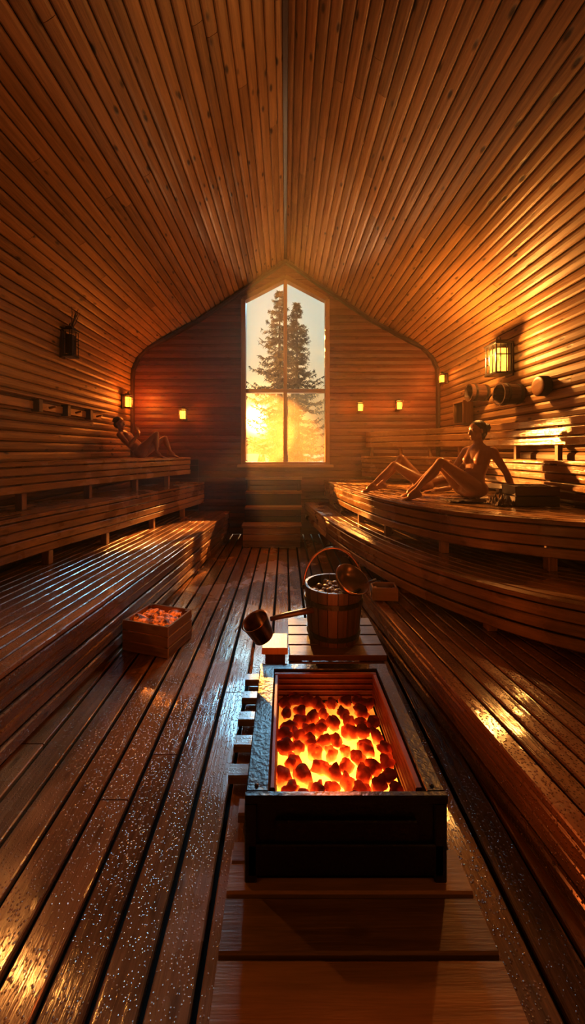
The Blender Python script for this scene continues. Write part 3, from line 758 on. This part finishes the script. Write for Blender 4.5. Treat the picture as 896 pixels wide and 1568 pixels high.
person('reclining_person',dict(
 pelvis=(1.86,4.90,1.175),waist=(2.0,4.91,1.20),chest=(2.16,4.92,1.235),neck=(2.31,4.93,1.30),head=(2.42,4.94,1.40),
 hipR=(1.83,5.0,1.165),hipL=(1.83,4.80,1.165),shR=(2.26,5.09,1.25),shL=(2.26,4.77,1.25),
 fwd=(-.3,0,.9),face=(-.8,0,.6),hup=(.5,0,.8),
 elL=(2.1,4.68,1.12),wrL=(1.9,4.64,1.10),hdL=(-1,0,-.1),hnL=(0,0,1),htL=-1,
 elR=(2.1,5.2,1.12),wrR=(1.9,5.22,1.10),hdR=(-1,0,-.1),hnR=(0,0,1),htR=1,
 knL=(1.44,4.83,1.41),anL=(1.14,4.78,1.150),fdL=(-1,-.05,-.22),
 knR=(1.60,5.04,1.50),anR=(1.33,5.02,1.150),fdR=(-1,0,-.22)),.96,M_SKIN2,'short',False)
person('reclining_man',dict(
 pelvis=(-2.36,5.97,1.595),waist=(-2.47,5.97,1.68),chest=(-2.585,5.97,1.80),neck=(-2.67,5.97,1.90),head=(-2.70,5.97,2.035),
 hipR=(-2.33,5.88,1.585),hipL=(-2.33,6.07,1.585),shR=(-2.63,5.80,1.85),shL=(-2.63,6.14,1.85),
 fwd=(.75,-.1,.5),face=(.9,-.35,.05),hup=(0,0,1),
 elR=(-2.44,5.72,1.68),wrR=(-2.33,5.80,1.86),hdR=(-.25,.25,.9),hnR=(.8,-.3,-.1),htR=1,
 elL=(-2.42,6.25,1.66),wrL=(-2.24,6.17,1.76),hdL=(.8,-.3,.1),hnL=(0,0,1),htL=1,
 knR=(-2.07,5.87,1.86),anR=(-2.06,5.85,1.57),fdR=(1,-.1,-.22),
 knL=(-2.0,6.07,1.80),anL=(-1.90,6.06,1.57),fdL=(1,-.0,-.22)),.90,M_SKIN,'short',False)
def towel(name,c,w,d,h,seed):
    mb=MB(name); n=22; vs=[];fs=[]
    for i in range(n+1):
        for j in range(n+1):
            u=i/n-.5; v=j/n-.5; z=.016+h*abs(noise.noise(V((u*5+seed,v*5,seed))))*max(0,1-(4*u*u+4*v*v)*.6)+.008*noise.noise(V((u*14,v*14,seed)))
            vs.append((c[0]+u*w+.02*noise.noise(V((v*6,seed,1))),c[1]+v*d+.02*noise.noise(V((u*6,seed,2))),c[2]+z))
    for i in range(n):
        for j in range(n): a=i*(n+1)+j; fs.append((a,a+n+1,a+n+2,a+1))
    mb.add(vs,fs,M_TOWEL,smooth=True); o=mb.build(); s=o.modifiers.new('t','SOLIDIFY'); s.thickness=.008; s.offset=-1
towel('towel',(1.90,3.86,BZ),.42,.24,.05,3.1); towel('towel',(2.10,3.60,BZ),.16,.2,.22,8.2)

# ---------------------------------------------------------------- outside
def spruce(x,y,zt,h,wmax,seed):
    random.seed(seed); mb=MB('spruce_tree')
    tube(mb,[(x,y,zt-h),(x+.01,y,zt-h*.5),(x,y,zt)],[.13,.08,.006],M_BARK,8)
    z=zt-.05
    while z>zt-h+.3:
        t=(zt-z)/h; L=wmax*min(1,(t*2.0)**.75)
        nb=int(5+6*min(1,t*2))
        for b in range(nb):
            a=U(0,6.28); l=L*U(.5,1.2); pts=[]
            for k in range(9):
                s=k/8; pts.append(V((x+math.cos(a)*l*s,y+math.sin(a)*l*s,z-l*.50*s+l*.50*s**2.8+.02*math.sin(k*2+b))))
            tube(mb,pts,[.012*(1-k/9.5) for k in range(9)],M_BARK,4)
            vs=[];fs=[]
            for k in range(int(10+l*40)):
                s=U(.08,1); i=min(7,int(s*8)); p=pts[i].lerp(pts[i+1],s*8-i if s<1 else 1)
                for _ in range(2):
                    ln=U(.07,.15)*(1.25-.7*s); da=a+random.choice((-1,1))*U(.3,1.1); q=p+V((math.cos(da)*ln,math.sin(da)*ln,U(-.09,.05)))
                    sd=V((0,0,1)) if R()<.5 else V((-math.sin(da),math.cos(da),0)); o=len(vs)
                    vs+= [p-sd*.012,p+sd*.012,q+sd*.006,q-sd*.004]; fs.append((o,o+1,o+2,o+3))
            mb.add(vs,fs,M_NEEDLE)
        z-=U(.12,.18)*(.7+t)
    return mb.build()
spruce(-.17,10.6,6.25,7.0,1.08,11); spruce(.36,11.4,6.2,7.0,1.0,5)
random.seed(21)
mb=MB('frosty_ground')
n=30; vs=[];fs=[]
for i in range(n+1):
    for j in range(n+1):
        X=-40+80*i/n; Yy=7.3+90*j/n; vs.append((X,Yy,-.6+.5*noise.noise(V((X*.1,Yy*.1,0)))+max(0,Yy-30)*.02))
for i in range(n):
    for j in range(n): a=i*(n+1)+j; fs.append((a,a+n+1,a+n+2,a+1))
mb.add(vs,fs,M_SNOW,smooth=True); mb.build()
mb=MB('forest_treeline')
for i in range(46):
    X=U(-14,26); Yy=U(36,44); h=U(2.5,5.2)*(1.0 if X>1 else .5)
    lathe(mb,[(h*.22,-.3),(h*.26,.2),(h*.15,h*.45),(h*.17,h*.5),(h*.07,h*.78),(.0001,h)],M_NEEDLE,Matrix.Translation((X,Yy,0)),n=9,smooth=False)
mb.build()

# steam drifting above the aisle
mb=MB('steam_haze')
ring=[(-1.9,1.12),(-2.3,2.2),(-2.3,3.3),(-1.6,4.0),(0,5.05),(1.6,4.0),(2.3,3.3),(2.3,2.2),(1.9,1.12)]
n=len(ring); vs=[(x,.75,z) for x,z in ring]+[(x,Y1-.12,z) for x,z in ring]
mv,nt=newmat('steam'); vsn=N(nt,'ShaderNodeVolumeScatter',i_Density=0.015,i_Anisotropy=0.45); vsn.inputs[0].default_value=(1,.78,.5,1)
o=N(nt,'ShaderNodeOutputMaterial'); nt.links.new(vsn.outputs[0],o.inputs['Volume'])
mb.add(vs,[tuple(range(n))[::-1],tuple(range(n,2*n))]+[(i,(i+1)%n,n+(i+1)%n,n+i) for i in range(n)],mv); mb.build()

# ---------------------------------------------------------------- world + lights
w=bpy.data.worlds.new('dawn_sky'); bpy.context.scene.world=w; w.use_nodes=True; nt=w.node_tree; nt.nodes.clear(); L=nt.links.new
tc=N(nt,'ShaderNodeTexCoord'); sx=N(nt,'ShaderNodeSeparateXYZ'); L(tc.outputs['Generated'],sx.inputs[0])
cr=ramp(nt,[(0.0,(0.30,0.19,0.08)),(0.06,(0.40,0.29,0.14)),(0.16,(0.50,0.47,0.31)),(0.30,(0.48,0.56,0.46)),(0.5,(0.42,0.58,0.56)),(1.0,(0.30,0.45,0.52))]); L(sx.outputs[2],cr.inputs[0])
sd=V((-.078,1,.085)).normalized()
dp=N(nt,'ShaderNodeVectorMath'); dp.operation='DOT_PRODUCT'; L(tc.outputs['Generated'],dp.inputs[0]); dp.inputs[1].default_value=sd
d=math_(nt,'MAXIMUM',dp.outputs['Value'],0.0)
g1=math_(nt,'MULTIPLY',math_(nt,'POWER',d,3600.0),90.0); g2=math_(nt,'MULTIPLY',math_(nt,'POWER',d,420.0),2.6); g3=math_(nt,'MULTIPLY',math_(nt,'POWER',d,45.0),0.26)
gs=math_(nt,'ADD',math_(nt,'ADD',g1,g2),g3)
bg=N(nt,'ShaderNodeBackground',i_Strength=1.0); L(cr.outputs[0],bg.inputs[0])
bg2=N(nt,'ShaderNodeBackground'); bg2.inputs[0].default_value=(1,.50,.13,1); L(gs,bg2.inputs[1])
ad=N(nt,'ShaderNodeAddShader'); L(bg.outputs[0],ad.inputs[0]); L(bg2.outputs[0],ad.inputs[1])
wo=N(nt,'ShaderNodeOutputWorld'); L(ad.outputs[0],wo.inputs[0])
def aim(o,t): o.rotation_euler=(V(t)-o.location).to_track_quat('-Z','Y').to_euler()
def sunl(name,dirv,e,col,ang):
    l=bpy.data.lights.new(name,'SUN'); l.energy=e; l.color=col; l.angle=ang; o=bpy.data.objects.new(name,l); C.objects.link(o); o.location=V((0,7,3))-V(dirv)*8; aim(o,o.location+V(dirv))
sunl('sun',(.115,-1,-.30),11,(1,.48,.13),.012)
sunl('sky_glow',(-.16,-1,-.62),5.5,(.36,.74,1.0),.42)
def spot(name,frm,to,e,ang,col,soft,bl=.3):
    l=bpy.data.lights.new(name,'SPOT'); l.energy=e; l.spot_size=ang; l.spot_blend=bl; l.color=col; l.shadow_soft_size=soft; o=bpy.data.objects.new(name,l); C.objects.link(o); o.location=frm; aim(o,to)
spot('added_beam_right',(-4.0,12.0,3.6),(1.35,4.6,.95),34000,.29,(1,.47,.12),.05)  # added spot lamp outdoors, imitates sun streaks on woman and right benches
spot('added_beam_left',(2.6,12.0,5.2),(-1.35,5.1,.5),30000,.13,(1,.5,.15),.05,.5)  # added spot lamp outdoors, imitates sun patches on the left bench
spot('ground_bounce',(-.25,10.2,.7),(-.1,4.1,4.9),1500,.88,(1,.70,.40),.25,.9)
l=bpy.data.lights.new('ember_light','POINT'); l.energy=12; l.color=(1,.20,.03); l.shadow_soft_size=.12; o=bpy.data.objects.new('ember_light',l); C.objects.link(o); o.location=(.22,1.66,.66); o.parent=stove

cam=bpy.data.cameras.new('camera'); co=bpy.data.objects.new('camera',cam); C.objects.link(co)
co.location=(0,0,1.6); co.rotation_euler=(math.pi/2,0,0); cam.sensor_width=36; cam.sensor_fit='AUTO'; cam.lens=36*640/1792
cam.shift_x=.007; cam.shift_y=-.06; cam.clip_start=.05; cam.clip_end=300
bpy.context.scene.camera=co
sc_=bpy.context.scene
sc_.view_settings.view_transform='Standard'; sc_.view_settings.look='None'; sc_.view_settings.exposure=0.15; sc_.view_settings.gamma=0.83
